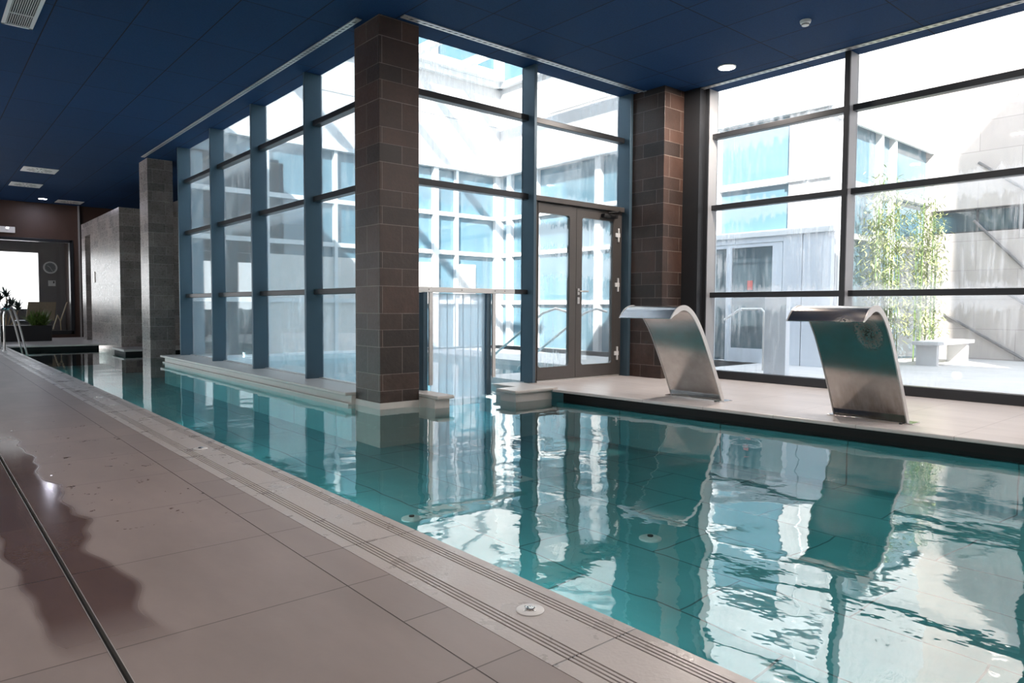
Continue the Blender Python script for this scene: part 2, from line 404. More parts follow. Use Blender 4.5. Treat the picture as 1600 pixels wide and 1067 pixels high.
struct('wall_back', B(-4.5, 8.97, -6.2, -6, -.6, HC), 'grey_wall')
struct('wall_end', MB().box(-4.5, -3, 26, 26.2, 0, HC).box(-3, 3.9, 26, 26.2, 3.03, HC).box(3.9, 6.2, 26, 26.2, 0, HC).box(-3, 3.9, 26, 26.2, 0, .2), 'brown_wall')
struct('wall_recess', B(6.1, 6.3, 15.2, 26, -.6, HC), 'grey_wall')
struct('wall_recess_side', B(4.6, 6.2, 15.2, 15.3, -.6, HC), 'grey_wall')

# floor on the left, with the border row and the grooved gutter stone
struct('floor', MB().box(-4.5, .405, -6, 26, -.6, 0).box(.425, 1.165, -6, 26, -.6, 0), 'deck')
struct('floor_border', B(1.167, 1.338, -6, 26, -.6, 0), 'border')
prof = [(1.342, -.6), (1.342, -.001)]
for g0 in (1.398, 1.602):
    for k in range(4):
        a = g0+k*.0165
        prof += [(a, -.001), (a+.001, -.009), (a+.006, -.009), (a+.007, -.001)]
prof += [(1.702, -.001), (1.71, -.008), (1.71, -.6)]
n = len(prof); g = MB()
g.add([(x, -6, z) for x, z in prof]+[(x, 21, z) for x, z in prof], [(i, i+1, i+1+n, i+n) for i in range(n-1)]+[tuple(range(n))[::-1], tuple(range(n, 2*n))])
struct('gutter_stone', g, 'gutter')
struct('floor_far', B(1.342, 6.1, 21, 26, -.035, 0), 'cream')
struct('trim_2', B(1.71, 3.72, 21.15, 21.6, -.6, -.036), 'black')
# slot drain
sd_ = thing('slot_drain', 'long narrow black slot drain running through the brown floor tiles at left', 'drain', (.415, 6, -.05))
make('channel', B(.406, .424, -5.9, 25.9, -.06, -.02), 'black', sd_)
make('drain_edge', MB().box(.405, .4075, -5.9, 25.9, -.02, .001).box(.4225, .425, -5.9, 25.9, -.02, .001), 'alu', sd_)

# right deck: overhanging nose, dark overflow slot, tiled pool wall below
y0, y1 = -6, 6.30
struct('floor_right', MB().prism([(nose(y0), y0), (8.97, y0), (8.97, 6.98), (6.12, 6.98), (6.12, 6.30), (nose(6.3), 6.30)], -.035, 0), 'deck_right', bevel=.008)
struct('trim_3', MB().prism([(nose(y0)+.10, y0), (8.9, y0), (8.9, 6.9), (nose(6.3)+.10, 6.2)], -.16, -.036), 'black')
struct('pool_wall', MB().prism([(nose(y0)+.03, y0), (8.9, y0), (8.9, 6.9), (nose(6.3)+.03, 6.25)], -.6, -.16), 'pool_tile')
struct('pool_floor', B(1.6, 8.9, -6, 21.5, -.62, -.55), 'pool_tile')
# curbs by the swim-through and under the left glazing
struct('curb', MB().prism([(5.42, 6.29), (6.12, 6.29), (6.12, 7.12), (5.74, 7.12), (5.74, 6.66), (5.42, 6.66)], -.02, .02), 'cream', bevel=.012)
struct('curb_base', MB().prism([(5.46, 6.33), (6.05, 6.33), (6.05, 7.1), (5.78, 7.1), (5.78, 6.62), (5.46, 6.62)], -.6, -.02).box(4.40, 4.60, 6.48, 7.1, -.6, -.02), 'cream')
struct('curb_slab', B(4.402, 4.636, 6.43, 7.12, -.02, .02), 'cream', bevel=.012)
struct('curb_long', MB().box(3.76, 4.40, 7.362, 15.3, -.02, .02), 'cream', bevel=.012)
struct('curb_long_base', MB().box(3.84, 4.38, 7.362, 15.26, -.11, -.02).box(3.80, 4.38, 7.362, 15.28, -.17, -.11), 'cream')
struct('curb_long_wall', B(3.84, 4.38, 7.362, 15.28, -.6, -.17), 'pool_tile')
struct('ledge', B(3.66, 6.1, 18.0, 19.28, -.05, .0), 'cream', bevel=.01)
struct('ledge_base', B(3.72, 6.1, 18.1, 19.28, -.6, -.05), 'black')

# water
wb = MB(); 
def plane(mb, poly, z): return mb.add([(x, y, z) for x, y in poly], [tuple(range(len(poly)))])
plane(wb, [(1.69, -5.99), (nose(-6)+.12, -5.99), (nose(6.3)+.08, 6.3), (5.78, 6.34), (5.78, 7.12), (4.58, 7.12), (4.58, 6.5), (4.2, 6.8), (4.2, 7.4), (3.86, 7.4), (3.86, 15.28), (6.08, 15.28), (6.08, 18.12), (3.75, 18.12), (3.75, 19.3), (3.86, 19.3), (3.86, 21.2), (1.69, 21.2)], ZW)
tag(make('pool_water', wb, 'water'), 'calm turquoise water of the indoor pool reflecting the windows', 'water', kind='stuff')

# stone block at the far end of the pool, not reaching the ceiling
bl = thing('stone_enclosure', 'freestanding block-clad stone enclosure with a dark doorway at the far pool end', 'enclosure', (4.9, 21.6, -.6))
make('wall', MB().prism([(3.88, 19.3), (6.0, 19.3), (6.0, 24.3), (4.3, 24.3), (4.3, 23.75), (4.3, 22.95), (3.88, 22.95)], -.6, 3.4), 'pillar_grey', bl)
make('wall', MB().box(3.88, 4.3, 23.75, 24.3, 0, 3.4).box(3.88, 4.3, 22.95, 23.75, 3.02, 3.4), 'pillar_grey', bl)
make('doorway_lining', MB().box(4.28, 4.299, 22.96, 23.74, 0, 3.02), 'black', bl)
make('door_handle', B(3.86, 3.878, 22.38, 22.42, 1.65, 1.95), 'steel', bl)

# ---------------------------------------------------------------- pillars
def pillar(label, x0, x1, y0, y1, zb, zt, mat, plinth=None):
    t = thing('stone_pillar', label, 'pillar', ((x0+x1)/2, (y0+y1)/2, zb))
    make('shaft', B(x0, x1, y0, y1, plinth if plinth is not None else zb, zt), mat, t, bevel=.004)
    if plinth is not None:
        make('plinth', B(x0-.006, x1+.006, y0-.006, y1+.006, zb, plinth), 'cream', t)
    return t
pillar('large dark brown stone-clad pillar standing in the pool at the glazing corner', 3.895, 4.40, 6.80, 7.36, -.6, HC, 'pillar', -.055)
pillar('farther grey stone-clad pillar at the far end of the left glazing', 3.88, 4.385, 16.55, 17.24, -.6, HC, 'pillar_grey')
pillar('brown stone-clad pillar on the deck between the glass door and right glazing', 8.15, 8.60, 6.27, 7.07, 0, HC, 'pillar')
struct('wall_panel', B(8.60, 9.0, 6.0, 6.35, 0, HC), 'dark_metal')

# ---------------------------------------------------------------- glazing
RAILS = (T1, T2, T3)
def rail(a0, a1, axis, inner, outer, zt, mat, parent, h=.075):
    # axis 'y': runs along y, between x = inner and outer
    if axis == 'y': mb = B(inner, outer, a0, a1, zt-h, zt)
    else: mb = B(a0, a1, inner, outer, zt-h, zt)
    return make('rail', mb, mat, parent, bevel=.006)
# window_1: left glazing, plane x = 4.31, bays along y
w1 = sempty('window_1', (4.31, 11, 0))
finY = [7.16, 9.106, 11.07, 13.04, 15.02]
for i, fy in enumerate(finY):
    if i: make('mullion', B(4.08, 4.33, fy, fy+.055, .02, HC), 'fin', w1, bevel=.004)
for i in range(4):
    a, b = finY[i]+.055, finY[i+1]
    if i == 0: a = 7.36
    zs = [.02]+[r for r in reversed(RAILS)]+[HC]
    for k in range(4):
        z0 = zs[k]; z1 = zs[k+1]-(.075 if k < 3 else 0)
        make('pane', B(4.305, 4.317, a, b, z0, z1), 'glass_left', w1)
    for r in RAILS:
        rail(a-.03 if i else a, b+.0, 'y', 4.19, 4.304, r, 'dark_metal', w1)
    make('sill', B(4.26, 4.34, a, b, .02, .032), 'alu', w1)
# window_2: glazing with the door, plane y = 7.07
w2 = sempty('window_2', (6.2, 7.07, 0))
make('mullion', B(6.19, 6.235, 6.84, 7.09, .02, HC), 'fin', w2, bevel=.004)
make('mullion', B(6.236, 6.255, 6.86, 7.09, .02, HC), 'dark_metal', w2)
make('mullion', B(8.09, 8.148, 6.84, 7.09, 0, HC), 'fin', w2, bevel=.004)
for k, (z0, z1) in enumerate([(T3, T2-.075), (T2, T1-.075), (T1, HC)]):
    make('pane', B(4.40, 6.19, 7.065, 7.077, z0, z1), 'glass', w2)
for k, (z0, z1) in enumerate([(T2+.02, T1-.075), (T1, HC)]):
    make('pane', B(6.255, 8.09, 7.065, 7.077, z0, z1), 'glass', w2)
rail(4.40, 6.22, 'x', 6.95, 7.064, T1, 'dark_metal', w2); rail(4.40, 6.22, 'x', 6.95, 7.064, T2, 'dark_metal', w2)
rail(6.25, 8.11, 'x', 6.95, 7.064, T1, 'dark_metal', w2)
make('pane', B(5.64, 6.19, 7.065, 7.077, .02, T3-.06), 'glass', w2)
make('pane', B(4.40, 4.575, 7.065, 7.077, .02, T3-.06), 'glass', w2)
rail(5.95, 6.22, 'x', 6.95, 7.064, T3, 'dark_metal', w2, h=.06)
# window_3: right glazing, plane x = 8.97
w3 = sempty('window_3', (8.97, 2, 0))
finR = [5.95, 3.96, 1.98, 0.0, -1.98, -3.96, -5.95]
for i, fy in enumerate(finR):
    make('mullion', B(8.765, 8.99, fy, fy+.055, 0, HC), 'fin_lit', w3, bevel=.003)
    make('mullion_shade', B(8.74, 8.764, fy-.002, fy+.062, 0, HC), 'dark_metal', w3)  # dark strip put in for the unlit front of the fin
for i in range(6):
    a, b = finR[i+1]+.055, finR[i]
    zs = [.12, T3, T2, T1, HC]
    for k in range(4):
        make('pane', B(8.965, 8.977, a, b, zs[k], zs[k+1]-(.075 if k < 3 else 0)), 'glass', w3)
    for r in RAILS: rail(a, b+.03, 'y', 8.85, 8.964, r, 'dark_metal', w3)
    make('base_rail', B(8.86, 8.99, a, b, .0, .115), 'dark_metal', w3, bevel=.005)

# door_1: double glass door beside the pillar
d1 = sempty('door_1', (7.2, 7.0, 0))
make('door_frame', MB().box(6.256, 8.088, 6.93, 7.09, 2.43, 2.50).box(6.256, 6.385, 6.98, 7.09, 0, 2.43).box(8.035, 8.088, 6.98, 7.09, 0, 2.43), 'door_metal', d1, bevel=.004)
make('frame_gasket', B(6.385, 8.035, 6.985, 7.0, 2.415, 2.43), 'black', d1)
make('threshold', B(6.38, 8.04, 6.96, 7.09, 0, .022), 'alu', d1)
def leaf(x0, x1, gx0, gx1, z0=.025, z1=2.412, gz0=.20, gz1=2.285, r=.04):
    y0, y1 = 6.975, 7.03
    t = make('door_leaf', ring(x0, x1, z0, z1, gx0, gx1, gz0, gz1, y0, y1, r), 'door_metal', d1)
    make('pane', B(gx0-.01, gx1+.01, 7.0, 7.008, gz0-.01, gz1+.01), 'glass_door', t)
    return t
def ring(x0, x1, z0, z1, a0, a1, b0, b1, y0, y1, r):
    """flat leaf with a round-cornered opening"""
    inner = []; outer = []
    for cx, cz, st, ox, oz in ((a1-r, b1-r, 0, x1, z1), (a0+r, b1-r, 90, x0, z1), (a0+r, b0+r, 180, x0, z0), (a1-r, b0+r, 270, x1, z0)):
        for k in range(7):
            an = math.radians(st+15*k); inner.append((cx+r*math.cos(an), cz+r*math.sin(an)))
            outer.append((ox, oz))
    mb = MB(); n = len(inner)
    vs = [(x, y0, z) for x, z in inner]+[(x, y0, z) for x, z in outer]+[(x, y1, z) for x, z in inner]+[(x, y1, z) for x, z in outer]
    fs = []
    for i in range(n):
        j = (i+1) % n
        fs.append((i, j, j+2*n, i+2*n))
        if outer[i] == outer[j]:
            fs.append((i, i+n, j)); fs.append((i+2*n, j+2*n, i+3*n))
        else:
            fs.append((i, i+n, j+n, j)); fs.append((i+2*n, j+2*n, j+3*n, i+3*n)); fs.append((i+n, i+3*n, j+3*n, j+n))
    return mb.add(vs, fs)
lf1 = leaf(6.39, 7.118, 6.405, 6.992)
lf2 = leaf(7.124, 8.03, 7.24, 7.885)
hp = make('door_handle', MB().lathe(7.165, 6.962, [(.0, 1.19)], 3) if False else MB().box(7.145, 7.185, 6.962, 6.974, 1.195, 1.285).tube([(7.165, 6.97, 1.245), (7.165, 6.93, 1.245), (7.20, 6.92, 1.245), (7.315, 6.92, 1.245)], .011), 'alu', lf2, bevel=.004)
make('lock_plate', MB().box(7.145, 7.185, 6.962, 6.974, 1.07, 1.16).box(7.160, 7.170, 6.958, 6.962, 1.09, 1.13), 'alu', lf2)
for z in (.34, 1.357, 2.09):
    make('hinge', MB().box(7.985, 8.012, 6.955, 6.974, z-.10, z+.10).box(7.935, 8.03, 6.958, 6.974, z-.03, z+.03), 'white_metal', lf2, bevel=.003)
cl = make('door_closer', MB().box(7.62, 7.92, 6.90, 6.974, 2.32, 2.375).tube([(7.70, 6.9, 2.385), (7.82, 6.82, 2.40), (7.98, 6.93, 2.44)], .012), 'black', d1, bevel=.012)

# ---------------------------------------------------------------- strip curtain in the swim-through
sc_ = thing('strip_curtain', 'clear plastic strip curtain in an aluminium frame across the swim-through opening', 'curtain', (5.1, 7.0, -.13))
make('top_rail', B(4.40, 5.95, 6.93, 7.06, T3-.062, T3-.002), 'alu', sc_, bevel=.003)
for x in (4.62, 5.1, 5.62, 5.78): make('screw', MB().tube([(x, 6.93, T3-.03), (x, 6.925, T3-.03)], .006, 8), 'black', sc_)
make('post', B(4.578, 4.637, 6.98, 7.09, -.1, T3-.064), 'fin', sc_)
make('post', B(5.530, 5.600, 6.98, 7.09, -.1, T3-.064), 'fin', sc_)
make('post_trim', B(4.640, 4.692, 6.95, 6.975, .08, T3-.064), 'alu', sc_)
make('post_trim', B(5.602, 5.650, 6.95, 6.975, .12, T3-.064), 'alu', sc_)
nst = 7
for i in range(nst):
    a = 4.70+i*(5.53-4.70)/nst; b = a+(5.53-4.70)/nst+.012
    yy = 7.01 if i % 2 else 7.018
    mb = MB(); N = 12; M_ = 10; vs = []; fs = []
    for k in range(N+1):
        z = -.2+(T3-.07+.2)*k/N
        for q in range(M_+1):
            x = a+(b-a)*q/M_
            vs.append((x, yy+.006*math.sin(q/M_*PI)+.01*math.sin(z*3+i)*(1-k/N), z))
    for k in range(N):
        for q in range(M_):
            p = k*(M_+1)+q; fs.append((p, p+1, p+M_+2, p+M_+1))
    o = make('strip', mb.add(vs, fs), 'strip', sc_, smooth=True)
    so = o.modifiers.new('thickness', 'SOLIDIFY'); so.thickness = .003

# ---------------------------------------------------------------- water cannons
def cannon(label, ya, yb, dx=0, mat='steel_brushed'):
    t = thing('water_cannon', label, 'water spout', (6.70+dx, (ya+yb)/2, 0), 'water cannons on the pool edge')
    # outer (back/top) side curve, from foot to lip, in x-z
    def curve(pts, n=10):
        out = []
        P = [pts[0]]+pts+[pts[-1]]
        for i in range(1, len(P)-2):
            for k in range(n):
                u = k/n; p0, p1, p2, p3 = P[i-1:i+3]
                out.append(tuple(.5*((2*p1[j])+(-p0[j]+p2[j])*u+(2*p0[j]-5*p1[j]+4*p2[j]-p3[j])*u*u+(-p0[j]+3*p1[j]-3*p2[j]+p3[j])*u**3) for j in (0, 1)))
        out.append(pts[-1]); return out
    cen = curve([(6.715, .012), (6.60, .24), (6.475, .47), (6.33, .72), (6.22, .87), (6.12, .965), (6.02, 1.012), (5.93, 1.008), (5.84, .965), (5.765, .905)])
    cen = [(x+dx, z) for x, z in cen]
    th = .021; A = []; Bq = []
    n = len(cen)
    for i, (x, z) in enumerate(cen):
        x0, z0 = cen[max(i-1, 0)]; x1, z1 = cen[min(i+1, n-1)]
        L = math.hypot(x1-x0, z1-z0); nx, nz = -(z1-z0)/L, (x1-x0)/L
        k = th*(1.0 if i < n-12 else max(.15, (n-1-i)/12))
        if i == 0: nz = 0; nx = -1
        A.append((x+nx*k, z+nz*k)); Bq.append((x-nx*k, z-nz*k))   # A = pool/under side
    def body(i0, i1, y0, y1, A, Bq):
        vs = []; fs = []
        for i in range(i0, i1+1):
            for (x, z) in (A[i], Bq[i]):
                vs += [(x, y0, z), (x, y1, z)]
        m_ = i1-i0+1
        for i in range(m_-1):
            p = 4*i; q = 4*(i+1)
            fs += [(p, q, q+1, p+1), (p+2, p+3, q+3, q+2), (p, p+2, q+2, q), (p+1, q+1, q+3, p+3)]
        fs += [(0, 1, 3, 2), (4*(m_-1), 4*(m_-1)+2, 4*(m_-1)+3, 4*(m_-1)+1)]
        return MB().add(vs, fs)
    k = n-34
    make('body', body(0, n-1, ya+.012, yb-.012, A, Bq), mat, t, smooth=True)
    A2 = [(x+(x-b[0])*.12, z+(z-b[1])*.12) for (x, z), b in zip(A, Bq)]
    B2 = [(b[0]+(b[0]-x)*.12, b[1]+(b[1]-z)*.12) for (x, z), b in zip(A, Bq)]
    A2[0] = A[0]; B2[0] = Bq[0]
    make('side_rim', body(0, n-1, ya, ya+.011, A2, B2), 'alu', t, smooth=True)
    make('side_rim', body(0, n-1, yb-.011, yb, A2, B2), 'alu', t, smooth=True)
    make('base_plate', B(6.625+dx, 6.79+dx, ya-.07, yb+.03, 0, .012), 'steel', t, bevel=.003)
    make('bolt', MB().lathe(6.60+dx, ya+.02, [(.014, .0), (.014, .008), (.008, .014)], 10), 'dark_metal', t)
    return t
cannon('curved stainless water cannon in front of the pillar, farther of the two, bright lip', 4.32, 5.0)
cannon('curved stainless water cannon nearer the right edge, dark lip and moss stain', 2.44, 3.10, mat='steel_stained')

# ---------------------------------------------------------------- ceiling fittings
def slot(label, x0, x1, y0, y1, along):
    t = thing('slot_diffuser', label, 'air vent', ((x0+x1)/2, (y0+y1)/2, HC), 'slot diffusers along the glazing')
    make('frame', MB().box(x0, x1, y0, y1, HC-.012, HC-.001), 'alu', t)
    cx, cy = (x0+x1)/2, (y0+y1)/2
    if along == 'y': make('slot_strip', B(cx-.014, cx+.014, y0+.05, y1-.05, HC-.0135, HC-.0119), 'slot_pattern', t)
    else: make('slot_strip', B(x0+.05, x1-.05, cy-.014, cy+.014, HC-.0135, HC-.0119), 'slot_pattern', t)
slot('pale slot diffuser in the ceiling along the left glazing', 3.755, 3.825, 7.05, 16.5, 'y')
slot('pale slot diffuser in the ceiling above the glass door bay', 4.11, 8.12, 6.635, 6.72, 'x')
slot('short pale slot diffuser over the brown pillar beside the door', 8.13, 8.9, 6.60, 6.66, 'x')
slot('pale slot diffuser in the ceiling along the right glazing', 8.62, 8.70, -2.0, 6.35, 'y')
def vent(x, y, label):
    t = thing('swirl_vent', label, 'air vent', (x, y, HC), 'square swirl vents over the far pool end')
    make('plate', B(x-.34, x+.34, y-.345, y+.345, HC-.012, HC-.001), 'white_plastic', t, bevel=.003)
    mb = MB()
    for k in range(16):
        a = 2*PI*k/16; da = .09
        ps = [(x+r*math.cos(a+d), y+r*math.sin(a+d)) for r, d in ((.11, -da), (.25, -da*.2), (.25, da*1.3), (.11, da*.4))]
        mb.prism(ps, HC-.0135, HC-.0125)
    make('blades', mb, 'dark_metal', t)
vent(2.34, 19.73, 'square white swirl vent in the ceiling, nearest of the three')
vent(2.34, 22.36, 'square white swirl vent in the ceiling, middle of the three')
vent(3.72, 25.15, 'square swirl vent in the ceiling beside the small downlight, by the end wall')
gt = thing('linear_grille', 'long white slatted air grille in the dark ceiling at top left', 'air vent', (.98, 8.6, HC))
make('frame', MB().box(.835, .87, 7.3, 9.77, HC-.02, HC-.001).box(1.09, 1.125, 7.3, 9.77, HC-.02, HC-.001).box(.835, 1.125, 9.735, 9.77, HC-.02, HC-.001).box(.835, 1.125, 7.3, 7.335, HC-.02, HC-.001), 'white_plastic', gt)
make('backing', B(.87, 1.09, 7.335, 9.735, HC-.004, HC-.002), 'black', gt)
for k in range(11): make('slat', B(.878+k*.0195, .883+k*.0195, 7.335, 9.735, HC-.018, HC-.005), 'white_plastic', gt)
make('crossbar', B(.87, 1.09, 9.35, 9.36, HC-.018, HC-.006), 'white_plastic', gt)
def downlight(x, y, r, label, col, s, pw):
    global LASTD
    LASTD = t = thing('downlight', label, 'ceiling light', (x, y, HC))
    make('trim', MB().lathe(x, y, [(r*.86, HC-.001), (r*1.0, HC-.004), (r*.98, HC-.014), (r*.88, HC-.016)][::-1], 40), 'white_plastic', t, smooth=True)
    make('diffuser', MB().lathe(x, y, [(r*.86, HC-.0175), (r*.86, HC-.012)], 40), emis('downlight_glow', col, s), t)
    ld = bpy.data.lights.new('downlight_lamp', 'AREA'); ld.shape = 'DISK'; ld.size = r*1.6; ld.energy = pw; ld.color = col
    lo = bpy.data.objects.new('lamp', ld); COL.objects.link(lo); lo.parent = t; lo.location = (0, 0, -.02)
downlight(8.135, 5.275, .118, 'round lit downlight in the blue ceiling over the right deck', (1, .88, .78), 12, 40)
FILL_LAMPS = ((.5, 1), (3, 1), (5.5, 1), (.5, 3.5), (3, 3.8), (5.4, 3.2), (7.6, 1.2), (7.5, -1.2), (-1.6, 4.5), (1.5, 6), (-2, 1), (.5, -2.5), (5.5, -2.5))  # lamps above the view, added to raise the indoor light level
for i, (lx, ly) in enumerate(FILL_LAMPS):
    downlight(lx, ly, .118, 'round added fill light overhead, beyond the top of the view, by the camera', (1, .90, .83), 12, 20 if lx > 7 else 7.0)
    LASTD['group'] = 'added fill lights overhead near the camera'
downlight(3.01, 24.87, .12, 'small lit downlight in the ceiling near the end wall', (.85, .84, 1), 10, 7)
sm = thing('smoke_detector', 'small round white smoke detector on the blue ceiling', 'smoke detector', (7.49, 3.89, HC))
make('base', MB().lathe(7.49, 3.89, [(.052, HC-.03), (.058, HC-.012), (.058, HC-.001)], 28), 'white_plastic', sm, smooth=True)
make('sensor', MB().lathe(7.49, 3.89, [(.02, HC-.062), (.036, HC-.056), (.042, HC-.034), (.042, HC-.03)], 28), 'white_plastic', sm, smooth=True)
make('sensor_slot', MB().lathe(7.49, 3.89, [(.0425, HC-.050), (.0428, HC-.044)], 28), 'dark_metal', sm)

# ---------------------------------------------------------------- gutter caps and floor inlets
def cap(x, y, label):
    t = thing('gutter_cap', label, 'drain cap', (x, y, 0), 'round caps along the gutter')
    make('disc', MB().lathe(x, y, [(.047, -.004), (.047, .002), (.043, .004)], 36), 'white_metal', t, smooth=True)
    make('hub', MB().lathe(x, y, [(.017, .004), (.016, .009), (.012, .010)], 20).box(x-.026, x+.026, y-.003, y+.003, .004, .006).box(x-.003, x+.003, y-.026, y+.026, .004, .006), 'steel', t)
cap(1.535, 1.70, 'round white metal cap in the grooved gutter stone, nearest the camera')
cap(1.52, 5.16, 'round cap in the gutter stone, second from the camera')
cap(1.52, 8.75, 'round cap in the gutter stone, third from the camera')
cap(1.53, 12.15, 'tiny round cap in the gutter stone, farthest from the camera')
def inlet(x, y, label, sq=False):
    t = thing('pool_inlet', label, 'pool inlet', (x, y, -.55))
    if sq: make('cover', B(x-.09, x+.09, y-.09, y+.09, -.55, -.535), 'white_plastic', t, bevel=.01)
    else: make('cover', MB().lathe(x, y, [(.075, -.55), (.075, -.54), (.05, -.53)], 28), 'white_plastic', t, smooth=True)
    make('nozzle', MB().lathe(x, y, [(.02, -.535), (.02, -.522)], 14), 'dark_metal', t)
inlet(2.75, 4.35, 'round pale inlet on the pool floor in front of the dark pillar reflection')
inlet(3.75, 2.95, 'round pale inlet on the pool floor in the middle of the basin')
inlet(4.15, 4.75, 'square pale inlet cover on the pool floor near the swim-through', True)

for i, ly in enumerate((0.2, 2.6, 5.0, 7.4, 9.8, 12.2, 14.6, 17.0, 19.4)):  # unseen lamps, added to brighten the pool floor
    t = thing('pool_fill_lamp', 'round added underwater fill lamp set in the pool wall under the gutter stone', 'added fill light', (1.72, ly, -.32), 'added underwater fill lamps along the near pool wall')
    make('bezel', MB().tube([(1.711, ly, -.32), (1.722, ly, -.32)], .10, 28), 'steel', t)
    make('lens', MB().tube([(1.722, ly, -.32), (1.728, ly, -.32)], .082, 28), emis('pool_fill_glow', (.85, 1, 1), 2), t)
    ld = bpy.data.lights.new('pool_fill_light', 'AREA'); ld.shape = 'DISK'; ld.size = .16; ld.energy = 3.3; ld.color = (.85, 1, 1)
    lo = bpy.data.objects.new('lamp', ld); COL.objects.link(lo); lo.parent = t; lo.location = (.03, 0, 0)
    lo.rotation_euler = Vector((1, 0, -.1)).to_track_quat('-Z', 'Y').to_euler()

# ---------------------------------------------------------------- far end of the pool
for (yy, lab) in ((19.9, 'farther steel handrail of the pool ladder at far left'), (18.95, 'nearer steel handrail of the pool ladder at far left')):
    t = thing('ladder_handrail', lab, 'handrail', (1.62, yy, 0), 'pool ladder handrails')
    pts = [(1.52, yy, 0), (1.52, yy, .55)]+[(1.52+.10*(1-math.cos(a)), yy, .72+.22*math.sin(a)) for a in [PI/2*k/6 for k in range(7)]]+[(1.68, yy, .93), (1.72, yy, .86), (1.79, yy, .6), (1.93, yy, -.12), (1.93, yy, -.5)]
    make('tube', MB().tube(pts, .021, 12), 'steel', t, smooth=True)
    make('flange', MB().lathe(1.52, yy, [(.045, 0), (.045, .01), (.03, .016)], 20), 'steel', t)
pl = thing('planter', 'long low black rectangular planter on the far deck', 'planter', (2.3, 23.95, 0))
make('box', MB().box(1.7, 3.0, 23.65, 24.15, 0, .44), 'black_planter', pl, bevel=.01)
make('soil', B(1.74, 2.96, 23.69, 24.11, .44, .445), 'brown_wall', pl)
pd = thing('planter', 'short black planter behind the ladder at the far left edge', 'planter', (1.5, 24.4, 0))
make('box', MB().box(1.2, 1.69, 24.2, 24.7, 0, .5), 'black_planter', pd, bevel=.01)
def blade(mb, base, ang, L, w, lift, droop, n=8):
    dx, dy = math.cos(ang), math.sin(ang); px, py = -dy, dx; vs = []
    for k in range(n+1):
        u = k/n; r = L*u*math.cos(lift)*(1+.1*u); z = L*u*math.sin(lift)-droop*u*u
        ww = w*(math.sin(PI*(u*.85+.12)))*.5+.0005
        c = Vector(base)+Vector((dx*r, dy*r, z))
        vs += [c+Vector((px, py, .3))*ww, c-Vector((px, py, -.3))*ww]
    mb.add(vs, [(2*k, 2*k+1, 2*k+3, 2*k+2) for k in range(n)])
pt = thing('dracaena', 'spiky dark-leaved potted palm in the planter behind the handrails', 'plant', (1.95, 23.9, .44))
st = MB(); lv = MB()
for (sx, sy, sh) in ((.04, 0, .78), (.16, .05, .55), (-.12, .06, .66), (-.28, 0, .8), (.30, .02, .42), (-.38, .05, .5), (.02, -.08, .4)):
    st.tube([(1.95+sx*.4, 23.9+sy, .44), (1.95+sx*.8, 23.9+sy, .44+sh*.5), (1.95+sx, 23.9+sy, .44+sh)], .014, 8)
    for k in range(34): blade(lv, (1.95+sx, 23.9+sy, .44+sh), random.uniform(0, 2*PI), random.uniform(.26, .42), .045, random.uniform(.05, 1.35), random.uniform(.02, .16))
make('stem', st, 'wood', pt); make('leaves', lv, 'leaf_dark', pt)
pf = thing('fern', 'bushy green fern growing at the right end of the black planter', 'plant', (2.72, 23.9, .44))
lv = MB()
for k in range(230):
    bx = random.uniform(2.55, 2.9); blade(lv, (bx, 23.9+random.uniform(-.15, .15), .44), random.uniform(0, 2*PI), random.uniform(.22, .58), .04, random.uniform(.5, 1.5), random.uniform(.03, .14), 6)
make('leaves', lv, 'leaf', pf)
# glazed screen in the end wall and the room behind
wd = sempty('window_4', (2.5, 26, 0))
make('window_frame', MB().box(-3, 3.9, 25.97, 26.22, 2.97, 3.06).box(3.82, 3.92, 25.97, 26.22, .1, 3.06).box(-3, 3.9, 25.97, 26.22, .1, .22).box(-3, -2.9, 25.97, 26.22, .1, 3.06), 'dark_metal', wd, bevel=.005)  # screen widened out of view to let in the added light
make('pane', B(-2.9, 3.82, 26.08, 26.09, .22, 2.97), 'glass_clear', wd)
struct('trim_4', B(4.06, 4.1, 25.9, 25.998, 0, HC), 'alu')
struct('floor_back_room', B(-4.5, 6.2, 26.2, 30.2, -.1, 0), 'deck')
struct('wall_back_room', MB().box(3.46, 6.2, 30, 30.2, 0, HC).box(-4.5, 3.46, 30, 30.2, 2.87, HC).box(-4.5, 3.46, 30, 30.2, 0, .88).box(-4.5, -3.5, 30, 30.2, .88, 2.87), 'grey_wall')  # opening widened out of view to add light on block and floor
struct('wall_back_room_side', B(4.25, 4.35, 26.2, 30, 0, HC), 'brown_wall')
struct('ceiling_back_room', B(-4.5, 6.2, 26.2, 30.2, HC, HC+.06), 'white_panel')
ck = thing('wall_clock', 'round white-rimmed wall clock with grey face behind the glass', 'clock', (3.80, 29.99, 2.36))
def disc_y(x, z, r0, r1, ya, yb, seg=36):
    vs = [];
    for (r, y) in ((r0, ya), (r1, ya), (r1, yb), (r0, yb)):
        for k in range(seg): vs.append((x+r*math.cos(2*PI*k/seg), y, z+r*math.sin(2*PI*k/seg)))
    fs = []
    for a in range(4):
        b = (a+1) % 4
        for k in range(seg): fs.append((a*seg+k, a*seg+(k+1) % seg, b*seg+(k+1) % seg, b*seg+k))
    return MB().add(vs, fs)
make('rim', disc_y(3.80, 2.36, .17, .215, 29.93, 29.99), 'white_plastic', ck)
make('face', disc_y(3.80, 2.36, .0005, .172, 29.965, 29.99), plain('clock_face', (.16, .17, .18), .5), ck)
for k in range(12):
    a = PI/6*k; mk = MB().tube([(3.80+.135*math.cos(a), 29.962, 2.36+.135*math.sin(a)), (3.80+.158*math.cos(a), 29.962, 2.36+.158*math.sin(a))], .004, 6)
    make('hour_mark', mk, 'white_plastic', ck)
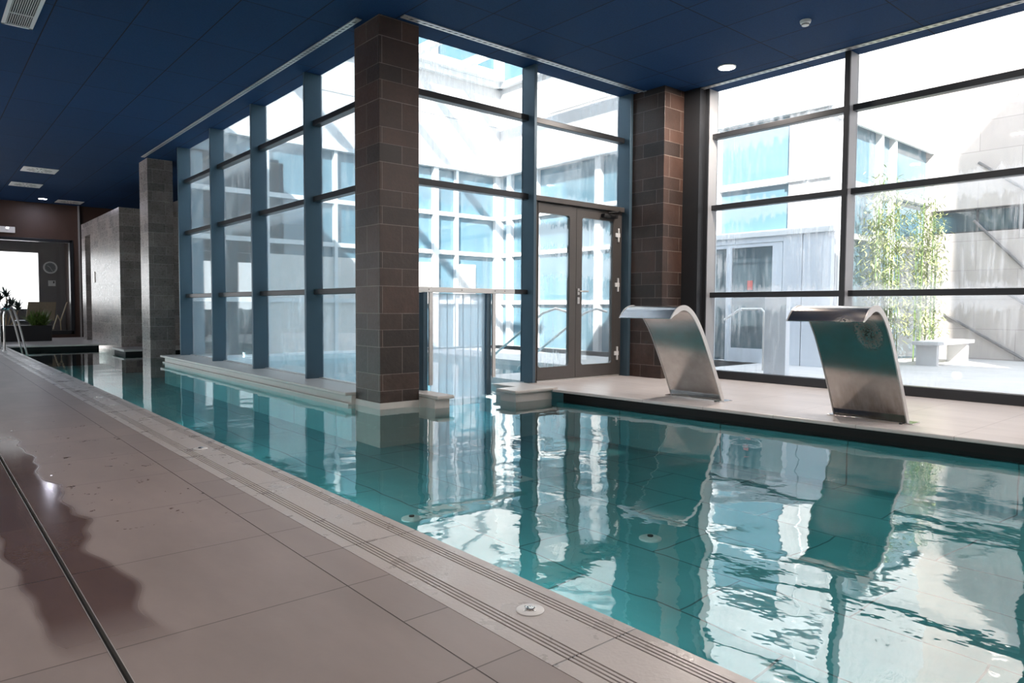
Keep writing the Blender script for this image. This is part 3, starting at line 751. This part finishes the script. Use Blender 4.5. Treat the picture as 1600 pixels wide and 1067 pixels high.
make('hand', MB().tube([(3.80, 29.958, 2.36), (3.86, 29.958, 2.235)], .006, 6), 'white_plastic', ck)
make('hand', MB().tube([(3.80, 29.958, 2.36), (3.71, 29.958, 2.43)], .007, 6), 'white_plastic', ck)
nt = thing('notice', 'small white notice with a dark mark on the wall under the clock', 'notice', (3.84, 29.99, 1.8))
make('sheet', B(3.73, 3.95, 29.975, 29.995, 1.70, 1.90), 'white_plastic', nt)
make('mark', MB().prism([(3.875, 29.972), (3.92, 29.972), (3.92, 29.974), (3.875, 29.974)], 1.80, 1.875), 'dark_metal', nt)
ex = thing('emergency_light', 'small white emergency light box on the brown end wall', 'emergency light', (2.22, 25.99, 3.27))
make('housing', B(1.95, 2.42, 25.93, 25.998, 3.18, 3.36), 'white_plastic', ex, bevel=.01)
make('lens', B(2.2, 2.26, 25.925, 25.93, 3.30, 3.34), emis('indicator_glow', (1, .97, .9), 4), ex)
lg = thing('lounge_chair', 'tan wicker lounge chair behind the glass, back raised', 'lounge chair', (3.05, 27.6, 0))
make('seat', MB().prism([(2.5, 27.2), (3.3, 27.2), (3.3, 28.0), (2.5, 28.0)], .42, .52), 'black_planter', lg, bevel=.02)
make('backrest', MB().add([(2.75, 27.25, .5), (3.55, 27.25, .5), (3.62, 27.35, 1.12), (2.85, 27.35, 1.12), (2.75, 27.33, .5), (3.55, 27.33, .5), (3.62, 27.43, 1.12), (2.85, 27.43, 1.12)], [(0,1,2,3),(7,6,5,4),(0,4,5,1),(1,5,6,2),(2,6,7,3),(3,7,4,0)]), 'wood', lg, bevel=.02)
for (x, y) in ((2.54, 27.24), (3.26, 27.24), (2.54, 27.96), (3.26, 27.96)): make('leg', B(x-.025, x+.025, y-.025, y+.025, 0, .42), 'wood', lg)
zg = thing('folding_frame', 'pale zigzag wooden frame leaning inside the glass screen', 'frame', (3.66, 26.5, 0))
make('rod', MB().tube([(3.40, 26.5, .25), (3.53, 26.5, .70), (3.60, 26.5, .50), (3.76, 26.5, 1.0), (3.80, 26.5, 1.12)], .022, 8), 'gold', zg)
make('rod', MB().tube([(3.62, 26.52, 0), (3.60, 26.5, .50)], .015, 8), 'gold', zg)

# ---------------------------------------------------------------- outdoors
struct('ground', MB().box(9.0, 17.1, -9, 15.1, -.3, -.02).box(-30, 60, 31, 60, -.3, -.02), 'paving')
struct('outdoor_pool_floor', B(4.40, 11.2, 7.13, 14.3, -.95, -.9), 'pool_out')
struct('outdoor_pool_wall', MB().box(4.40, 12.4, 14.31, 15.1, -.9, -.02).box(11.21, 12.4, 7.15, 14.31, -.9, -.02), 'pool_out')
struct('terrace', MB().box(6.51, 12.4, 7.13, 8.39, -.9, -.02).box(9.0, 12.4, 5.0, 7.13, -.9, -.018), 'paving')
tag(make('outdoor_water', plane(MB(), [(4.405, 7.13), (6.5, 7.13), (6.5, 8.4), (11.2, 8.4), (11.2, 14.3), (4.405, 14.3)], ZW), 'water_out'), 'pale rippled water of the outdoor pool beyond the glazing', 'water', kind='stuff')

ob = thing('office_building', 'white panelled building with blue glazing wrapping the courtyard', 'building', (12.4, 15.1, 0))
LV = (4.59, 5.91, 6.96)
YB, XB, YC, XC = 15.1, 12.4, 5.92, 17.1
# back wing (plane y = YB)
make('wall', MB().box(4.0, XB, YB, YB+.3, LV[0], LV[1]-.012).box(4.0, XB, YB, YB+.3, LV[1]+.012, LV[2]).box(4.0, XB, YB+.02, YB+.3, LV[1]-.012, LV[1]+.012), 'white_panel', ob)
make('ledge', B(4.0, XB, YB-.08, YB, LV[0], LV[0]+.09), 'white_metal', ob)
make('ledge', B(4.0, XB, YB-.15, YB, LV[2]-.02, LV[2]+.12), 'white_metal', ob)
xs = [4.3, 5.9, 7.5, 8.9, 10.32, 10.95, XB-.05]
for i in range(len(xs)-1):
    wdw = make('window', B(xs[i], xs[i+1], YB+.10, YB+.12, -.02, LV[0]), 'far_glass', ob)
    for z in (3.49, 2.494, 1.207): make('transom', B(xs[i], xs[i+1], YB-.0, YB+.10, z-.10, z), 'white_metal', wdw)
for i, x in enumerate(xs): make('mullion', B(x-(.11 if i in (4, 6) else .04), x+.04, YB-.02, YB+.1, -.02, LV[0]-.001), 'white_metal', ob)
for (a, b) in ((5.95, 7.46), (7.54, 8.86), (8.94, 10.17), (11.0, 11.6)): make('spandrel_panel', B(a, b, YB+.04, YB+.099, -.02 if a < 8 else 1.21, 2.16), plain('cream_panel', (.72, .66, .62), .6), ob)
for i in range(4): make('window', B(4.2+i*2.05, 4.2+i*2.05+1.95, YB+.1, YB+.12, LV[2]+.12, 9.4), 'far_glass', ob)
for i in range(5): make('mullion', B(4.05+i*2.05, 4.2+i*2.05, YB, YB+.12, LV[2]+.12, 9.4), 'white_metal', ob)
make('roof', B(4.0, 19, YB-.2, YB+4, 9.4, 9.9), 'white_panel', ob)
# right wing (plane x = XB)
make('wall', MB().box(XB, XB+.3, YC, YB+.3, LV[0], LV[1]-.012).box(XB, XB+.3, YC, YB+.3, LV[1]+.012, LV[2]).box(XB+.02, XB+.3, YC, YB+.3, LV[1]-.012, LV[1]+.012), 'white_panel', ob)
make('ledge', B(XB-.08, XB, YC-.08, YB, LV[0], LV[0]+.09), 'white_metal', ob)
make('ledge', B(XB-.15, XB, YC-.1, YB, LV[2]-.02, LV[2]+.12), 'white_metal', ob)
ys = [8.2, 9.9, 11.4, 13.6, 14.65, 15.1]
for i in range(len(ys)-1):
    wdw = make('window', B(XB+.10, XB+.12, ys[i], ys[i+1], -.02, LV[0]), 'far_glass', ob)
    for z in (3.49, 2.494, 1.207): make('transom', B(XB, XB+.10, ys[i], ys[i+1], z-.10, z), 'white_metal', wdw)
for i, y in enumerate(ys): make('mullion', B(XB-.02, XB+.1, y-.04, y+(.14 if i in (2, 4) else .04), -.02, LV[0]-.001), 'white_metal', ob)
for k in range(7): make('window', B(XB+.10, XB+.12, YC+.05+k*1.31, YC+1.28+k*1.31, LV[2]+.12, 9.4), 'far_glass', ob)
for k in range(8): make('mullion', B(XB, XB+.12, YC-.05+k*1.31, YC+.05+k*1.31, LV[2]+.12, 9.4), 'white_metal', ob)
make('roof', B(XB-.2, 19, YC-.2, YB-.2, 9.4, 9.9), 'white_panel', ob)
# pilaster panels and porch towards the right glazing
make('panel', B(XB-.0, XB+.3, 6.33, 6.69, 2.49, LV[0]), 'white_panel', ob, bevel=.006)
make('panel', B(XB-.0, XB+.3, YC, 6.318, 2.49, LV[0]), 'white_panel', ob, bevel=.006)
make('downpipe', MB().tube([(XB-.008, 6.325, 2.5), (XB-.008, 6.325, 9.3)], .018, 10), 'white_metal', ob)
make('window', B(XB+.10, XB+.12, 6.69, 8.2, 2.49, LV[0]), 'far_glass', ob)
make('transom', B(XB, XB+.1, 6.69, 8.2, 3.35, 3.47), 'white_metal', ob)
make('transom', B(XB-.06, XB, YC-.05, 6.69, 3.35, 3.47), 'white_metal', ob)
pc = make('porch', MB().box(XB-.12, XB, YC-.12, 6.32, -.02, 2.38).box(XB-.12, XB, 6.335, 6.70, -.02, 2.38).box(XB-.12, XB, 6.70, 8.15, 2.27, 2.38), 'grey_panel', ob, bevel=.004)
make('cap', B(XB-.17, XB+.1, YC-.17, 8.2, 2.38, 2.49), 'white_metal', pc)
dr = make('door', MB().box(XB-.10, XB-.02, 6.72, 6.92, -.02, 2.27).box(XB-.10, XB-.02, 7.78, 7.90, -.02, 2.27).box(XB-.10, XB-.02, 6.92, 7.78, -.02, .25).box(XB-.10, XB-.02, 6.92, 7.78, 2.2, 2.27).box(XB-.10, XB-.02, 7.9, 8.15, 2.2, 2.27), 'grey_panel', ob)
make('pane', B(XB-.07, XB-.06, 6.92, 7.78, .25, 2.2), 'dark_glass', dr)
make('pane', B(XB-.07, XB-.06, 7.90, 8.15, .0, 2.2), 'dark_glass', dr)
make('sticker', B(XB-.083, XB-.078, 7.33, 7.44, 1.38, 1.56), 'sign_red', dr)
# recessed front (plane y = YC) up to the concave corner with the slab wall
make('wall', MB().box(XB+.301, XC, YC, YC+.3, 4.52, 5.79).box(XB+.301, XC, YC, YC+.3, 5.81, 9.4).box(XB+.301, XC, YC+.01, YC+.3, 5.79, 5.81), 'white_panel', ob)
make('ledge', B(XB+.0, XC, YC-.06, YC, 4.42, 4.54), 'white_metal', ob)
for (a, b) in ((12.7, 14.5), (14.56, 15.14), (15.2, 17.08)):
    wdw = make('window', B(a, b, YC+.10, YC+.12, -.02, 4.5), 'far_glass', ob)
    for z in (3.40, 2.43, .95): make('transom', B(a, b, YC-.01, YC+.1, z-.1, z), 'white_metal', wdw)
for a in (12.755, 14.48, 15.12): make('mullion', B(a, a+.1, YC-.02, YC+.1, -.02, 4.5), 'white_metal', ob)
make('panel', B(12.71, 12.75, YC+.0, YC+.1, -.02, 4.5), 'white_panel', ob)
# slab wall (plane x = XC) with the ribbon window
sw = thing('slab_wall_building', 'pale concrete-slab building with a dark ribbon window beyond the right glazing', 'building', (XC, 2, 0))
make('wall', MB().box(XC, XC+.5, -12, YC+.3, -.02, 2.66).box(XC, XC+.5, -12, YC+.3, 3.17, 11).box(XC, XC+.5, 5.90, YC+.3, 2.66, 3.17).box(XC, XC+.5, -12, 1.2, 2.66, 3.17), 'pale_render', sw)
rw = make('window_frame', MB().box(XC+.12, XC+.2, 1.2, 5.9, 2.66, 2.70).box(XC+.12, XC+.2, 1.2, 5.9, 3.13, 3.17).box(XC+.10, XC+.2, 4.19, 4.23, 2.66, 3.17).box(XC+.1, XC+.2, 5.02, 5.05, 2.66, 3.17), 'dark_metal', sw)
make('pane', B(XC+.15, XC+.16, 1.2, 5.9, 2.70, 3.13), 'dark_glass', rw)
for i, (ya, za, yb, zb) in enumerate(((5.55, .93, 4.0, -.02), (5.05, 2.9, 2.6, .15), (5.0, 4.1, 2.5, 2.1), (4.6, 1.5, 2.9, .3))):  # grey bars built where cable shadows fall on the wall
    make('cable_shadow_bar', MB().tube([(XC-.05, ya, za), (XC-.05, yb, zb)], .028, 8), 'grey_wall', sw)

# pergola beams over the courtyard
pg = thing('pergola', 'white steel pergola beams above the courtyard, seen high through the glazing', 'pergola', (9, 12, 7.05))
make('beam', B(4.2, XB-.15, 14.75, 14.94, 7.08, 7.30), 'white_metal', pg)
for x in (5.15, 7.98, 9.39, 10.81): make('beam', B(x-.07, x+.07, 7.6, 14.75, 7.06, 7.24), 'white_metal', pg)

# bamboo built in front of the recessed glazing for its reflection in the glass
def bamboo(x0, x1, h, label, yy):
    t = thing('bamboo', label, 'bamboo', ((x0+x1)/2, yy, -.02), 'bamboo clumps standing for a reflection')
    st = MB(); lv = MB()
    for k in range(14):
        x = random.uniform(x0, x1); y = yy+random.uniform(-.12, .12); hh = h*random.uniform(.75, 1.05)
        st.tube([(x, y, -.02), (x+random.uniform(-.05, .05), y, hh*.5), (x+random.uniform(-.12, .12), y, hh)], [.012, .010, .004], 6)
        for q in range(230):
            z = random.uniform(.15, 1)*hh
            blade(lv, (x+random.uniform(-.26, .26), y+random.uniform(-.2, .2), z), random.uniform(0, 2*PI), random.uniform(.07, .15), .026, random.uniform(-.7, .7), random.uniform(.0, .05), 3)
    make('stems', st, 'leaf', t); make('leaves', lv, 'bamboo_leaf', t)
bamboo(13.15, 14.35, 3.5, 'tall yellow-green bamboo clump, standing for a reflection, left of the glass strip outside', 5.5)
bamboo(15.25, 16.2, 3.3, 'tall yellow-green bamboo clump, standing for a reflection, right of the glass strip outside', 5.5)

# tubular handrail on the terrace and the rails of the outdoor pool
def hoop(label, pts, group=None):
    t = thing('outdoor_handrail', label, 'handrail', pts[0]); make('tube', MB().tube(pts, .022, 10), 'alu', t, smooth=True)
hoop('bent metal handrail on the terrace outside the right glazing', [(10.8, 6.2, -.02), (10.8, 6.2, .96), (10.8, 6.25, 1.01), (10.8, 6.6, 1.01), (10.8, 6.66, 1.0), (10.8, 6.95, .82)])
hoop('slanted metal handrail descending into the outdoor pool behind the door', [(8.3, 8.35, .95), (8.1, 8.4, 1.0), (8.0, 8.6, .92), (7.6, 9.9, -.1), (7.6, 10.0, -.4)])
hoop('second slanted handrail of the outdoor pool behind the door', [(9.3, 8.35, .95), (9.1, 8.4, 1.0), (9.0, 8.6, .92), (8.6, 9.9, -.1), (8.6, 10.0, -.4)])
bn = thing('bench', 'white slab bench outside under the bamboo at right', 'bench', (15.0, 4.9, -.02))
make('seat', B(14.2, 16.2, 4.7, 5.15, .36, .43), 'white_panel', bn, bevel=.01)
for x in (14.35, 15.95): make('leg', B(x-.06, x+.06, 4.75, 5.1, -.02, .36), 'white_panel', bn)
po = thing('terrace_post', 'square grey-blue metal post standing on the terrace outside', 'post', (9.9, 5.35, -.02))
make('shaft', B(9.85, 9.97, 5.3, 5.65, -.02, 1.22), 'grey_panel', po, bevel=.005)
